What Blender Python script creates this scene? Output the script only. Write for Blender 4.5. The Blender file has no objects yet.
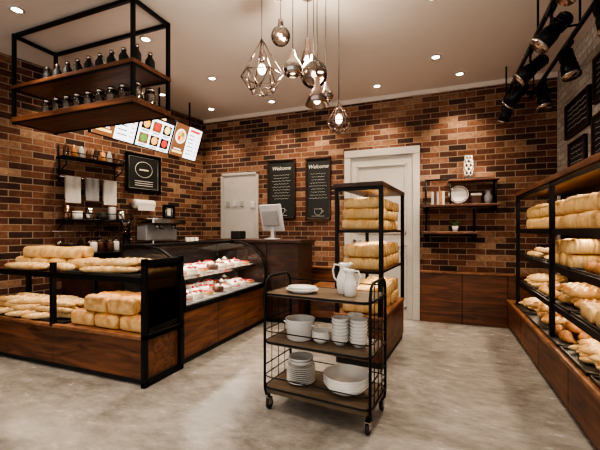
import bpy, bmesh, math, random
from mathutils import Vector, Matrix
random.seed(7)
PI=math.pi
scene=bpy.context.scene
H=3.05
# ---------------------------------------------------------------- materials
def newmat(name):
    m=bpy.data.materials.new(name); m.use_nodes=True
    nt=m.node_tree; b=nt.nodes['Principled BSDF']; return m,nt,b
def N(nt,t,**kw):
    n=nt.nodes.new(t)
    for k,v in kw.items(): setattr(n,k,v)
    return n
def simple(name,col,rough=0.5,metal=0.0,emis=None,es=0.0,var=0.08):
    m,nt,b=newmat(name)
    b.inputs['Roughness'].default_value=rough; b.inputs['Metallic'].default_value=metal
    tc=N(nt,'ShaderNodeTexCoord'); no=N(nt,'ShaderNodeTexNoise'); no.inputs['Scale'].default_value=14
    nt.links.new(tc.outputs['Object'],no.inputs['Vector'])
    mx=N(nt,'ShaderNodeMix',data_type='RGBA')
    mx.inputs[6].default_value=(*[max(0,c*(1-var)) for c in col],1); mx.inputs[7].default_value=(*[min(1,c*(1+var)) for c in col],1)
    nt.links.new(no.outputs['Fac'],mx.inputs[0]); nt.links.new(mx.outputs[2],b.inputs['Base Color'])
    if emis: b.inputs['Emission Color'].default_value=(*emis,1); b.inputs['Emission Strength'].default_value=es
    return m
def emit(name,col,s):
    m,nt,b=newmat(name); b.inputs['Base Color'].default_value=(*col,1)
    b.inputs['Emission Color'].default_value=(*col,1); b.inputs['Emission Strength'].default_value=s; return m
def wood(name,c1,c2,scale,rough=0.42):
    m,nt,b=newmat(name)
    tc=N(nt,'ShaderNodeTexCoord'); mp=N(nt,'ShaderNodeMapping'); mp.inputs['Scale'].default_value=scale
    n1=N(nt,'ShaderNodeTexNoise'); n1.inputs['Scale'].default_value=3; n1.inputs['Detail'].default_value=8; n1.inputs['Distortion'].default_value=1.2
    r=N(nt,'ShaderNodeValToRGB'); r.color_ramp.elements[0].position=.32; r.color_ramp.elements[1].position=.7
    r.color_ramp.elements[0].color=(*c1,1); r.color_ramp.elements[1].color=(*c2,1)
    L=nt.links.new
    L(tc.outputs['Object'],mp.inputs[0]); L(mp.outputs[0],n1.inputs['Vector']); L(n1.outputs['Fac'],r.inputs[0]); L(r.outputs[0],b.inputs['Base Color'])
    bp=N(nt,'ShaderNodeBump'); bp.inputs['Strength'].default_value=.15; L(n1.outputs['Fac'],bp.inputs['Height']); L(bp.outputs[0],b.inputs['Normal'])
    b.inputs['Roughness'].default_value=rough
    return m
def brick(name,axis,cols,mort,rough=.85):
    m,nt,b=newmat(name); L=nt.links.new
    BW,RH=.215,.074
    tc=N(nt,'ShaderNodeTexCoord'); sp=N(nt,'ShaderNodeSeparateXYZ'); cb=N(nt,'ShaderNodeCombineXYZ')
    off=N(nt,'ShaderNodeMath',operation='ADD'); off.inputs[1].default_value=20.0
    L(tc.outputs['Object'],sp.inputs[0]); L(sp.outputs[axis],off.inputs[0]); L(off.outputs[0],cb.inputs[0]); L(sp.outputs['Z'],cb.inputs[1])
    n0=N(nt,'ShaderNodeTexNoise'); n0.inputs['Scale'].default_value=9; n0.inputs['Detail'].default_value=5
    add=N(nt,'ShaderNodeMix',data_type='VECTOR'); add.inputs[0].default_value=.0
    # small wobble: v + (noise-.5)*.008
    vs=N(nt,'ShaderNodeVectorMath',operation='SUBTRACT'); vs.inputs[1].default_value=(.5,.5,.5)
    vm=N(nt,'ShaderNodeVectorMath',operation='SCALE'); vm.inputs['Scale'].default_value=.008
    va=N(nt,'ShaderNodeVectorMath',operation='ADD')
    L(cb.outputs[0],n0.inputs['Vector']); L(n0.outputs['Color'],vs.inputs[0]); L(vs.outputs[0],vm.inputs[0]); L(vm.outputs[0],va.inputs[0]); L(cb.outputs[0],va.inputs[1])
    t=N(nt,'ShaderNodeTexBrick'); t.inputs['Scale'].default_value=1.0
    t.inputs['Brick Width'].default_value=BW; t.inputs['Row Height'].default_value=RH; t.inputs['Mortar Size'].default_value=.006; t.inputs['Mortar Smooth'].default_value=.3
    L(va.outputs[0],t.inputs['Vector'])
    def M(op,a,b_=None):
        n=N(nt,'ShaderNodeMath',operation=op)
        for i,q in enumerate((a,b_)):
            if q is None: continue
            if isinstance(q,(int,float)): n.inputs[i].default_value=q
            else: L(q,n.inputs[i])
        return n.outputs[0]
    s2=N(nt,'ShaderNodeSeparateXYZ'); L(va.outputs[0],s2.inputs[0])
    row=M('FLOOR',M('DIVIDE',s2.outputs[1],RH)); par=M('MODULO',row,2.0)
    sh=M('MULTIPLY',M('SUBTRACT',1.0,par),.5)
    col=M('FLOOR',M('ADD',M('DIVIDE',s2.outputs[0],BW),sh))
    cc=N(nt,'ShaderNodeCombineXYZ'); L(col,cc.inputs[0]); L(row,cc.inputs[1])
    wn=N(nt,'ShaderNodeTexWhiteNoise',noise_dimensions='2D'); L(cc.outputs[0],wn.inputs['Vector'])
    rp=N(nt,'ShaderNodeValToRGB'); rp.color_ramp.interpolation='LINEAR'
    els=rp.color_ramp.elements
    while len(els)<len(cols): els.new(.5)
    for i,c_ in enumerate(cols): els[i].position=i/(len(cols)-1); els[i].color=(*c_,1)
    L(wn.outputs['Value'],rp.inputs[0])
    n2=N(nt,'ShaderNodeTexNoise'); n2.inputs['Scale'].default_value=25; n2.inputs['Detail'].default_value=4; L(cb.outputs[0],n2.inputs['Vector'])
    mr=N(nt,'ShaderNodeMapRange'); mr.inputs[1].default_value=.3; mr.inputs[2].default_value=.7; mr.inputs[3].default_value=.65; mr.inputs[4].default_value=1.25; L(n2.outputs['Fac'],mr.inputs[0])
    sc=N(nt,'ShaderNodeVectorMath',operation='SCALE'); L(rp.outputs[0],sc.inputs[0]); L(mr.outputs[0],sc.inputs['Scale'])
    mm=N(nt,'ShaderNodeMix',data_type='RGBA'); L(t.outputs['Fac'],mm.inputs[0]); L(sc.outputs[0],mm.inputs[6]); mm.inputs[7].default_value=(*mort,1)
    L(mm.outputs[2],b.inputs['Base Color']); b.inputs['Roughness'].default_value=rough
    bp=N(nt,'ShaderNodeBump'); bp.inputs['Strength'].default_value=.8; bp.inputs['Distance'].default_value=.015; bp.invert=True
    ad=N(nt,'ShaderNodeMath',operation='MULTIPLY_ADD'); ad.inputs[1].default_value=-.4
    L(n0.outputs['Fac'],ad.inputs[0]); L(t.outputs['Fac'],ad.inputs[2]); L(ad.outputs[0],bp.inputs['Height']); L(bp.outputs[0],b.inputs['Normal'])
    return m
def glassm(name,tint=(1,1,1),fac=.12,ior=1.25):
    m=bpy.data.materials.new(name); m.use_nodes=True; nt=m.node_tree; nt.nodes.clear()
    o=N(nt,'ShaderNodeOutputMaterial'); t=N(nt,'ShaderNodeBsdfTransparent'); g=N(nt,'ShaderNodeBsdfGlossy'); g.inputs['Roughness'].default_value=.03
    t.inputs[0].default_value=(*tint,1); mx=N(nt,'ShaderNodeMixShader'); 
    fr=N(nt,'ShaderNodeFresnel'); fr.inputs[0].default_value=ior; ma=N(nt,'ShaderNodeMath',operation='ADD'); ma.inputs[1].default_value=fac; ma.use_clamp=True
    nt.links.new(fr.outputs[0],ma.inputs[0]); nt.links.new(ma.outputs[0],mx.inputs[0])
    nt.links.new(t.outputs[0],mx.inputs[1]); nt.links.new(g.outputs[0],mx.inputs[2]); nt.links.new(mx.outputs[0],o.inputs[0]); return m
def breadm(name,top,side):
    m,nt,b=newmat(name); L=nt.links.new
    g=N(nt,'ShaderNodeNewGeometry'); sp=N(nt,'ShaderNodeSeparateXYZ'); L(g.outputs['Normal'],sp.inputs[0])
    tc=N(nt,'ShaderNodeTexCoord'); no=N(nt,'ShaderNodeTexNoise'); no.inputs['Scale'].default_value=16; no.inputs['Detail'].default_value=5; L(tc.outputs['Object'],no.inputs['Vector'])
    ma=N(nt,'ShaderNodeMath',operation='MULTIPLY_ADD'); ma.inputs[1].default_value=.45; L(sp.outputs['Z'],ma.inputs[0])
    mb=N(nt,'ShaderNodeMath',operation='MULTIPLY_ADD'); L(no.outputs['Fac'],mb.inputs[0]); mb.inputs[1].default_value=2.2; mb.inputs[2].default_value=-.75; L(mb.outputs[0],ma.inputs[2])
    r=N(nt,'ShaderNodeValToRGB'); r.color_ramp.elements[0].position=.1; r.color_ramp.elements[1].position=.95
    r.color_ramp.elements[0].color=(*side,1); r.color_ramp.elements[1].color=(*top,1)
    L(ma.outputs[0],r.inputs[0]); L(r.outputs[0],b.inputs['Base Color']); b.inputs['Roughness'].default_value=.5
    bp=N(nt,'ShaderNodeBump'); bp.inputs['Strength'].default_value=.3; bp.inputs['Distance'].default_value=.01; L(no.outputs['Fac'],bp.inputs['Height']); L(bp.outputs[0],b.inputs['Normal'])
    return m

BC=[(.035,.016,.012),(.075,.028,.018),(.12,.046,.028),(.17,.068,.038),(.24,.115,.065),(.36,.215,.135)]
MO=(.33,.25,.18)
M_brx=brick('brick_back','X',BC,MO)
M_bry=brick('brick_left','Y',BC,MO)
M_brw=brick('brick_white','Y',[(.48,.46,.43),(.56,.54,.51),(.63,.61,.58)],(.38,.36,.34))
M_wx=wood('wood_x',(.05,.018,.009),(.21,.082,.036),(.6,5,5))
M_wy=wood('wood_y',(.05,.018,.009),(.21,.082,.036),(5,.6,5))
M_wtop=wood('wood_top',(.14,.058,.027),(.33,.155,.075),(2,2,5))
M_wdark=wood('wood_dark',(.02,.009,.006),(.08,.034,.018),(1.2,5,5))
M_blk=simple('black_metal',(.012,.012,.013),.38,.6)
M_blkm=simple('black_matte',(.015,.015,.016),.6)
M_wht=simple('white_paint',(.50,.475,.44),.5)
M_cer=simple('white_ceramic',(.80,.78,.74),.18,var=.02)
M_paper=simple('paper',(.68,.65,.60),.8)
M_grey=simple('grey_plastic',(.36,.36,.37),.35)
M_lgrey=simple('light_plastic',(.55,.55,.56),.35)
M_chrome=simple('chrome',(.55,.5,.47),.12,1.0)
M_rose=simple('rose_grey_metal',(.40,.32,.29),.22,1.0)
M_copper=simple('copper',(.45,.27,.19),.2,1.0)
M_chalk=simple('chalk',(.75,.74,.70),.8,emis=(.75,.74,.7),es=.05)
M_board=simple('chalkboard',(.018,.02,.02),.65)
M_red=simple('red_jam',(.5,.03,.03),.3)
M_pink=simple('pink_cream',(.75,.35,.35),.5)
M_cream=simple('cream',(.85,.78,.66),.5)
M_choc=simple('chocolate',(.10,.04,.02),.4)
M_green=simple('green_leaf',(.08,.18,.05),.6)
M_tray=simple('tray_steel',(.10,.095,.09),.4,.7)
M_tray2=wood('cart_tray',(.10,.068,.042),(.19,.135,.09),(1,4,4),.45)
M_glass=glassm('clear_glass',fac=.03,ior=1.4)
M_smoke=glassm('smoked_glass',(.62,.55,.50),.18)
M_bulb=emit('bulb',(1,.82,.6),5)
M_dl=emit('downlight_lens',(1,.88,.72),18)
M_bread=breadm('bread_crust',(.42,.18,.05),(.72,.47,.21))
M_toast=breadm('toast_crust',(.58,.33,.115),(.76,.53,.26))
M_bag=breadm('baguette_crust',(.55,.28,.09),(.76,.55,.29))
M_flour=simple('baguette_slash',(.82,.66,.42),.8)
M_dkbread=breadm('rye_crust',(.30,.115,.035),(.50,.24,.085))
M_scrw=emit('screen_white',(.85,.87,.9),1.8)
M_scrd=emit('screen_dark',(.03,.02,.02),.6)
M_scro=emit('screen_orange',(.95,.45,.10),1.4)
M_scry=emit('screen_yellow',(.95,.75,.25),1.4)
M_scrr=emit('screen_red',(.65,.06,.04),1.2)
M_scrg=emit('screen_green',(.16,.35,.08),1.1)
M_scrb=emit('screen_brown',(.25,.11,.05),1.0)

# ---------------------------------------------------------------- builder
class B:
    def __init__(s,name,M=None):
        s.name=name; s.bm=bmesh.new(); s.mats=[]; s.M=M or Matrix.Identity(4)
    def mi(s,m):
        if m not in s.mats: s.mats.append(m)
        return s.mats.index(m)
    def add(s,vs,fs,mat,smooth=False,M=None):
        T=s.M@(M or Matrix.Identity(4)); i=s.mi(mat)
        bv=[s.bm.verts.new(T@Vector(v)) for v in vs]
        for f in fs:
            try:
                mt=i
                if isinstance(f,tuple) and len(f)==2 and isinstance(f[0],(list,tuple)):
                    mt=s.mi(f[1]); f=f[0]
                fc=s.bm.faces.new([bv[k] for k in f]); fc.material_index=mt; fc.smooth=smooth
            except ValueError: pass
    def box(s,lo,hi,mat,bev=0.004,M=None):
        t=bmesh.new(); bmesh.ops.create_cube(t,size=1)
        c=[(lo[i]+hi[i])/2 for i in range(3)]; sz=[hi[i]-lo[i] for i in range(3)]
        for v in t.verts: v.co=Vector((c[0]+v.co.x*sz[0],c[1]+v.co.y*sz[1],c[2]+v.co.z*sz[2]))
        bev=min(bev,min(abs(q) for q in sz)*.3)
        if bev>0: bmesh.ops.bevel(t,geom=t.edges[:],offset=bev,segments=1,affect='EDGES')
        t.verts.index_update()
        s.add([v.co[:] for v in t.verts],[[v.index for v in f.verts] for f in t.faces],mat,False,M); t.free()
    def prism(s,pts,z0,z1,mat):
        n=len(pts); vs=[(x,y,z0) for x,y in pts]+[(x,y,z1) for x,y in pts]
        s.add(vs,[list(range(n))[::-1],list(range(n,2*n))]+[[i,(i+1)%n,n+(i+1)%n,n+i] for i in range(n)],mat)
    def lathe(s,prof,c,mat,seg=24,M=None,smooth=True):
        vs=[];fs=[]
        for r,z in prof:
            for k in range(seg):
                a=2*PI*k/seg; vs.append((c[0]+r*math.cos(a),c[1]+r*math.sin(a),c[2]+z))
        for i in range(len(prof)-1):
            for k in range(seg):
                k2=(k+1)%seg; fs.append([i*seg+k,i*seg+k2,(i+1)*seg+k2,(i+1)*seg+k])
        if prof[0][0]>1e-4: fs.append(list(range(seg))[::-1])
        if prof[-1][0]>1e-4: fs.append([(len(prof)-1)*seg+k for k in range(seg)])
        s.add(vs,fs,mat,smooth,M)
    def tube(s,pts,r,mat,seg=8,closed=False,rad=None):
        P=[Vector(p) for p in pts]; n=len(P); vs=[];fs=[]
        up=None
        for i in range(n):
            if closed: t=(P[(i+1)%n]-P[i-1]).normalized()
            else: t=(P[min(i+1,n-1)]-P[max(i-1,0)]).normalized()
            if up is None:
                up=Vector((0,0,1)) if abs(t.z)<.9 else Vector((1,0,0))
            u=(up-t*up.dot(t)).normalized(); w=t.cross(u); up=u; rr=rad[i] if rad else r
            for k in range(seg):
                a=2*PI*k/seg; vs.append(tuple(P[i]+u*(rr*math.cos(a))+w*(rr*math.sin(a))))
        for i in range(n if closed else n-1):
            j=(i+1)%n
            for k in range(seg):
                k2=(k+1)%seg; fs.append([i*seg+k,i*seg+k2,j*seg+k2,j*seg+k])
        if not closed: fs+= [list(range(seg))[::-1],[(n-1)*seg+k for k in range(seg)]]
        s.add(vs,fs,mat,True)
    def rod(s,a,b,r,mat,seg=8): s.tube([a,b],r,mat,seg)
    def sq(s,a,b,w,mat):
        a=Vector(a);b=Vector(b); lo=[min(a[i],b[i])-(w/2) for i in range(3)]; hi=[max(a[i],b[i])+(w/2) for i in range(3)]
        s.box(lo,hi,mat,.003)
    def ball(s,c,r,mat,sz=(1,1,1),seg=16,rings=9,M=None):
        prof=[(max(1e-5,r*math.sin(PI*i/rings)),-r*sz[2]*math.cos(PI*i/rings)) for i in range(rings+1)]
        vs=[];fs=[]
        for rr,z in prof:
            for k in range(seg):
                a=2*PI*k/seg; vs.append((c[0]+rr*sz[0]*math.cos(a),c[1]+rr*sz[1]*math.sin(a),c[2]+z))
        for i in range(rings):
            for k in range(seg):
                k2=(k+1)%seg; fs.append([i*seg+k,i*seg+k2,(i+1)*seg+k2,(i+1)*seg+k])
        s.add(vs,fs,mat,True,M)
    def loaf(s,c,L,W,Hh,rz=0,mat=None,slices=0):
        mat=mat or M_bread; n=18
        if slices:
            ts=[];sc=[]
            for i in range(slices):
                a=-.5+i/slices; d=1/slices
                e=.9 if i in (0,slices-1) else 1
                ts+=[a+.0*d,a+.14*d,a+.5*d,a+.86*d]; sc+=[.90*e,1*e,1.005*e,1*e]
            ts.append(.5); sc.append(.84)
        else:
            ts=[-.5,-.49,-.46,-.40,-.3,-.1,.1,.3,.40,.46,.49,.5]; sc=[.50,.72,.86,.95,1,1.01,1.01,1,.95,.86,.72,.50]
        vs=[];fs=[]; ph=random.random()*6; W*=random.uniform(.94,1.02); hv=random.uniform(.93,1.05)
        for t,q in zip(ts,sc):
            for k in range(n):
                a=2*PI*k/n; ca,sa=math.cos(a),math.sin(a); e=.55
                x=math.copysign(abs(ca)**e,ca)*W/2; z=math.copysign(abs(sa)**e,sa)*Hh*hv/2
                if z>0: x*=1.04; z=z*(.84+.05*math.sin(t*18+ph)+.25*(1-(x/(W/2*1.04))**2))
                vs.append((t*L,x*q,Hh*hv/2+z*(q if z>0 else min(1,q+.1))))
        m=len(ts)
        for i in range(m-1):
            for k in range(n):
                k2=(k+1)%n; fs.append([i*n+k,i*n+k2,(i+1)*n+k2,(i+1)*n+k])
        fs+=[list(range(n))[::-1],[(m-1)*n+k for k in range(n)]]
        s.add(vs,fs,mat,True,Matrix.Translation(c)@Matrix.Rotation(rz,4,'Z'))
    def bag(s,c,L,r,rz=0,mat=None,bend=0):
        mat=mat or M_bag; n=12; m=25; vs=[];fs=[]
        for i in range(m):
            t=-.5+i/(m-1); q=max(.03,(1-abs(2*t)**2.6))**.5; bump=1+.09*math.sin(t*44)
            for k in range(n):
                a=2*PI*k/n
                vs.append((t*L,r*q*math.cos(a)*bump+bend*(t*t-.08),r*.85+r*q*.85*math.sin(a)*bump))
        for i in range(m-1):
            for k in range(n):
                k2=(k+1)%n; f=[i*n+k,i*n+k2,(i+1)*n+k2,(i+1)*n+k]
                sl=(i+k)%4==0 and 1<=k<=4 and 2<i<m-3
                fs.append((f,M_flour) if sl else f)
        s.add(vs,fs,mat,True,Matrix.Translation(c)@Matrix.Rotation(rz,4,'Z'))
    def bun(s,c,r,mat=None):
        mat=mat or M_bread; q=random.uniform(.92,1.06)*r
        s.lathe([(q*.7,0),(q*.95,q*.15),(q,q*.38),(q*.88,q*.68),(q*.55,q*.9),(q*.2,q*.97),(.0001,q*.98)],c,mat,16)
        a=random.random()*3; dx,dy=math.cos(a)*q*.45,math.sin(a)*q*.45
        s.tube([(c[0]-dx,c[1]-dy,c[2]+q*.88),(c[0],c[1],c[2]+q*.97),(c[0]+dx,c[1]+dy,c[2]+q*.88)],q*.09,M_flour,6)
    def croissant(s,c,R,rz,mat=None):
        mat=mat or M_dkbread; m=29; pts=[];rad=[]
        for i in range(m):
            t=-1+2*i/(m-1); a=t*1.25+rz; q=(1-abs(t)**1.7)
            rad.append(max(.004,R*.42*q*(1+.13*math.sin(t*22))+R*.06)); pts.append((c[0]+R*math.cos(a)-R*.7*math.cos(rz),c[1]+R*math.sin(a)-R*.7*math.sin(rz),c[2]+R*.06+R*.36*q))
        s.tube(pts,0,mat,12,False,rad)
    def done(s,parent=None):
        bmesh.ops.recalc_face_normals(s.bm,faces=s.bm.faces[:])
        me=bpy.data.meshes.new(s.name); s.bm.to_mesh(me); s.bm.free()
        for m in s.mats: me.materials.append(m)
        o=bpy.data.objects.new(s.name,me); scene.collection.objects.link(o)
        if parent: o.parent=parent
        return o
def text(name,body,size,M,mat,parent,align='CENTER'):
    cu=bpy.data.curves.new(name,'FONT'); cu.body=body; cu.size=size; cu.align_x=align; cu.extrude=.0008; cu.shear=.3; cu.materials.append(mat)
    o=bpy.data.objects.new(name,cu); scene.collection.objects.link(o); o.matrix_world=M; o.parent=parent
    return o

# ---------------------------------------------------------------- room shell
m,nt,b=newmat('concrete_floor'); L=nt.links.new
tc=N(nt,'ShaderNodeTexCoord'); n1=N(nt,'ShaderNodeTexNoise'); n1.inputs['Scale'].default_value=1.1; n1.inputs['Detail'].default_value=12; n1.inputs['Roughness'].default_value=.68; n1.inputs['Distortion'].default_value=.9
mp=N(nt,'ShaderNodeMapping'); mp.inputs['Rotation'].default_value=(0,0,.9); mp.inputs['Scale'].default_value=(1,2.2,1)
n2=N(nt,'ShaderNodeTexNoise'); n2.inputs['Scale'].default_value=6; n2.inputs['Detail'].default_value=14; n2.inputs['Roughness'].default_value=.75
L(tc.outputs['Object'],n1.inputs['Vector']); L(tc.outputs['Object'],mp.inputs[0]); L(mp.outputs[0],n2.inputs['Vector'])
mm=N(nt,'ShaderNodeMath',operation='MULTIPLY_ADD'); mm.inputs[1].default_value=.45; L(n2.outputs['Fac'],mm.inputs[0])
m5=N(nt,'ShaderNodeMath',operation='MULTIPLY'); m5.inputs[1].default_value=.55; L(n1.outputs['Fac'],m5.inputs[0]); L(m5.outputs[0],mm.inputs[2])
r=N(nt,'ShaderNodeValToRGB'); r.color_ramp.elements[0].position=.38; r.color_ramp.elements[1].position=.62
r.color_ramp.elements[0].color=(.165,.148,.13,1); r.color_ramp.elements[1].color=(.42,.39,.355,1)
L(mm.outputs[0],r.inputs[0]); L(r.outputs[0],b.inputs['Base Color'])
rr=N(nt,'ShaderNodeMapRange'); rr.inputs[3].default_value=.10; rr.inputs[4].default_value=.38; L(n2.outputs['Fac'],rr.inputs[0]); L(rr.outputs[0],b.inputs['Roughness'])
bp=N(nt,'ShaderNodeBump'); bp.inputs['Strength'].default_value=.04; L(n2.outputs['Fac'],bp.inputs['Height']); L(bp.outputs[0],b.inputs['Normal'])
M_floor=m
M_ceil=simple('ceiling_plaster',(.72,.66,.61),.8,var=.015)

YB=4.98; XR=1.28; YF=-1.5
def wx(y): return -3.72-.199*(YB-y)
f=B('floor'); f.box((wx(YF)-.2,YF,-.1),(XR+.2,YB+.2,0),M_floor,0); f.done()
c=B('ceiling'); c.box((wx(YF)-.2,YF,H),(XR+.2,YB+.2,H+.1),M_ceil,0); c.done()
w=B('wall_back'); w.box((-3.95,YB,0),(XR+.2,YB+.15,H),M_brx,0); w.done()
w=B('wall_right'); w.box((XR,YF,0),(XR+.15,YB,H),M_brw,0); w.done()
w=B('wall_left'); w.prism([(wx(YB),YB),(wx(YB)-.2,YB),(wx(YF)-.2,YF),(wx(YF),YF)],0,H,M_bry); w.done()
t=B('trim_cornice'); t.box((wx(YB)+.02,YB-.03,H-.06),(XR,YB,H),M_ceil,.003); t.done()
t=B('trim_wainscot_back')
def wains(x0,x1,n):
    for i in range(n):
        a=x0+(x1-x0)*i/n; bb=x0+(x1-x0)*(i+1)/n
        t.box((a+.002,YB-.03,0),(bb-.002,YB,.64),M_wx,.003)
    t.box((x0,YB-.045,.64),(x1,YB,.67),M_wtop,.003)
wains(-3.6,-1.27,5); wains(-.245,XR,3); t.done()
# main door
d=B('door_1')
x0,x1,zt=-1.267,-.246,2.32
d.box((x0,YB-.04,0),(x0+.09,YB,zt),M_wht); d.box((x1-.09,YB-.04,0),(x1,YB,zt),M_wht); d.box((x0,YB-.045,zt-.1),(x1,YB,zt),M_wht)
d.box((x0+.09,YB-.02,0),(x1-.09,YB,zt-.1),M_wht)
for a,bb,z0,z1 in [(x0+.17,x1-.17,1.15,2.1),(x0+.17,x1-.17,.15,1.0)]:
    for q in [((a,z0),(bb,z0+.025)),((a,z1-.025),(bb,z1)),((a,z0),(a+.025,z1)),((bb-.025,z0),(bb,z1))]:
        d.box((q[0][0],YB-.035,q[0][1]),(q[1][0],YB-.018,q[1][1]),M_wht,.003)
d.lathe([(.022,0),(.022,.01),(.01,.012),(.01,.045)],(0,0,0),M_chrome,12,Matrix.Translation((x0+.14,YB-.02,1.05))@Matrix.Rotation(PI/2,4,'X'))
d.rod((x0+.14,YB-.065,1.05),(x0+.25,YB-.065,1.05),.01,M_chrome); d.done()
d=B('door_2'); x0,x1,zt=-3.35,-2.66,2.12
d.box((x0,YB-.035,0),(x0+.04,YB,zt),M_wht); d.box((x1-.04,YB-.035,0),(x1,YB,zt),M_wht); d.box((x0,YB-.035,zt-.04),(x1,YB,zt),M_wht)
d.box((x0+.04,YB-.02,0),(x1-.04,YB,zt-.04),M_wht)
for i,(xx,zz) in enumerate([(x0+.1,1.58),(x0+.23,1.58),(x0+.36,1.58),(x0+.56,1.55)]):
    d.box((xx,YB-.035,zz),(xx+.07,YB-.02,zz+.09),M_lgrey if i%2 else M_grey,.004)
d.done()

# ---------------------------------------------------------------- chalkboards
RB=Matrix.Rotation(PI/2,4,'X')
def chalkboard(x0,x1,z0,z1):
    b=B('chalkboard_menu'); y=YB
    b.box((x0,y-.015,z0),(x1,y,z1),M_board,.002)
    for q in [((x0,z0),(x1,z0+.025)),((x0,z1-.025),(x1,z1)),((x0,z0),(x0+.025,z1)),((x1-.025,z0),(x1,z1))]:
        b.box((q[0][0],y-.03,q[0][1]),(q[1][0],y,q[1][1]),M_wdark,.003)
    cx=(x0+x1)/2; w=x1-x0
    for i in range(9):
        z=z1-.24-i*.045; ww=w*(.5+.25*random.random())/2
        n=14; pts=[(cx-ww+2*ww*k/n,y-.018,z+.007*math.sin(k*2.3+i)) for k in range(n+1)]
        b.tube(pts,.0016,M_chalk,4)
    zc=z0+.1
    b.tube([(cx-.06,y-.018,zc+.06),(cx-.05,y-.018,zc),(cx-.02,y-.018,zc-.03),(cx+.02,y-.018,zc-.03),(cx+.05,y-.018,zc),(cx+.06,y-.018,zc+.06)],.0025,M_chalk,4,True)
    b.tube([(cx+.055,y-.018,zc+.04),(cx+.09,y-.018,zc+.03),(cx+.05,y-.018,zc)],.0025,M_chalk,4)
    b.tube([(cx-.1,y-.018,zc-.045),(cx+.1,y-.018,zc-.045)],.0025,M_chalk,4)
    o=b.done()
    text('heading','Welcome',.08,Matrix.Translation((cx,y-.018,z1-.16))@RB,M_chalk,o)
chalkboard(-2.50,-2.03,1.37,2.28); chalkboard(-1.865,-1.476,1.35,2.27)

# ---------------------------------------------------------------- wall shelf right-back (pipe)
s=B('pipe_wall_shelf')
yf=YB-.22
s.box((-.22,yf,1.49),(.66,YB-.01,1.52),M_wx); s.box((-.2,yf,1.15),(.43,YB-.01,1.18),M_wx)
s.box((.1,yf,1.80),(.66,YB-.01,1.825),M_wx)
for x in (-.17,.62):
    s.rod((x,YB-.03,1.44),(x,YB-.03,1.86),.012,M_blk); s.rod((x,yf+.02,1.46),(x,yf+.02,1.83 if x>0 else 1.56),.012,M_blk)
    s.rod((x,yf+.02,1.47),(x,YB,1.47),.012,M_blk)
    s.lathe([(.035,0),(.035,.01)],(0,0,0),M_blk,14,Matrix.Translation((x,YB,1.47))@RB)
s.rod((.12,yf+.02,1.52),(.12,yf+.02,1.80),.01,M_blk)
s.rod((-.17,YB-.03,1.85),(.62,YB-.03,1.85),.011,M_blk)
for x in (-.17,.4):
    s.rod((x,yf+.02,1.13),(x,YB,1.13),.012,M_blk); s.rod((x,YB-.03,1.05),(x,YB-.03,1.46),.012,M_blk)
    s.lathe([(.035,0),(.035,.01)],(0,0,0),M_blk,14,Matrix.Translation((x,YB,1.13))@RB)
s.rod((-.17,yf+.02,1.13),(.4,yf+.02,1.13),.01,M_blk)
s.done()
# upright sculptural ornament (white, pierced, on a black foot)
k=B('white_sculpture'); fx,fy=.33,YB-.12
k.lathe([(.05,0),(.055,.01),(.05,.03),(.012,.035),(.012,.05)],(fx,fy,1.825),M_blkm,18)
for i in range(5):
    zz=1.90+i*.048; rr_=.062-.006*abs(i-1.5)
    for j in range(6):
        a=j*PI/3+(i%2)*PI/6; cx_,cy_=fx+rr_*.75*math.cos(a),fy+rr_*.55*math.sin(a)
        k.tube([(cx_+.024*math.cos(t_*PI/4)*math.sin(a)*-1,cy_+.024*math.cos(t_*PI/4)*math.cos(a),zz+.026*math.sin(t_*PI/4)) for t_ in range(8)],.0085,M_cer,6,True)
k.ball((fx,fy,1.98),.04,M_choc,(1,.7,2.6)); k.done()
k=B('book_stack')
for i,(h,mm_) in enumerate([(.2,M_wht),(.23,M_choc),(.19,M_grey),(.22,M_dkbread),(.21,M_paper)]):
    k.box((-.1+i*.032,YB-.18,1.52),(-.072+i*.032,YB-.04,1.52+h*.8),mm_,.002)
k.done()
k=B('decorative_plate'); Mk=Matrix.Translation((.22,YB-.1,1.645))@Matrix.Rotation(PI/2-.15,4,'X')
k.lathe([(.05,-.006),(.085,0),(.115,.012),(.112,.017),(.083,.006),(.0001,.004)],(0,0,0),M_cer,32,Mk)
k.tube([tuple(Mk@Vector((.098*math.cos(a*.2618),.098*math.sin(a*.2618),.014))) for a in range(24)],.004,M_copper,5,True)
k.box((.16,YB-.15,1.52),(.28,YB-.06,1.532),M_wdark,.002); k.done()
k=B('storage_box'); k.box((.36,YB-.16,1.52),(.47,YB-.05,1.63),M_choc,.005); k.box((.355,YB-.165,1.62),(.475,YB-.045,1.65),M_paper,.004); k.done()
k=B('ceramic_vase'); k.lathe([(.03,0),(.045,.03),(.05,.08),(.025,.13),(.03,.16),(.022,.16),(.018,.13)],(.55,YB-.11,1.52),M_grey,20); k.done()
k=B('potted_plant'); k.lathe([(.03,0),(.04,.07),(.035,.07),(.0001,.06)],(.18,YB-.11,1.18),M_cer,16)
for i in range(18):
    a=i*2.4; k.tube([(.18,YB-.11,1.23),(.18+.03*math.cos(a),YB-.11+.03*math.sin(a),1.29),(.18+.07*math.cos(a),YB-.11+.06*math.sin(a),1.28+.03*random.random())],.004,M_green,5)
k.done()

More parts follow.
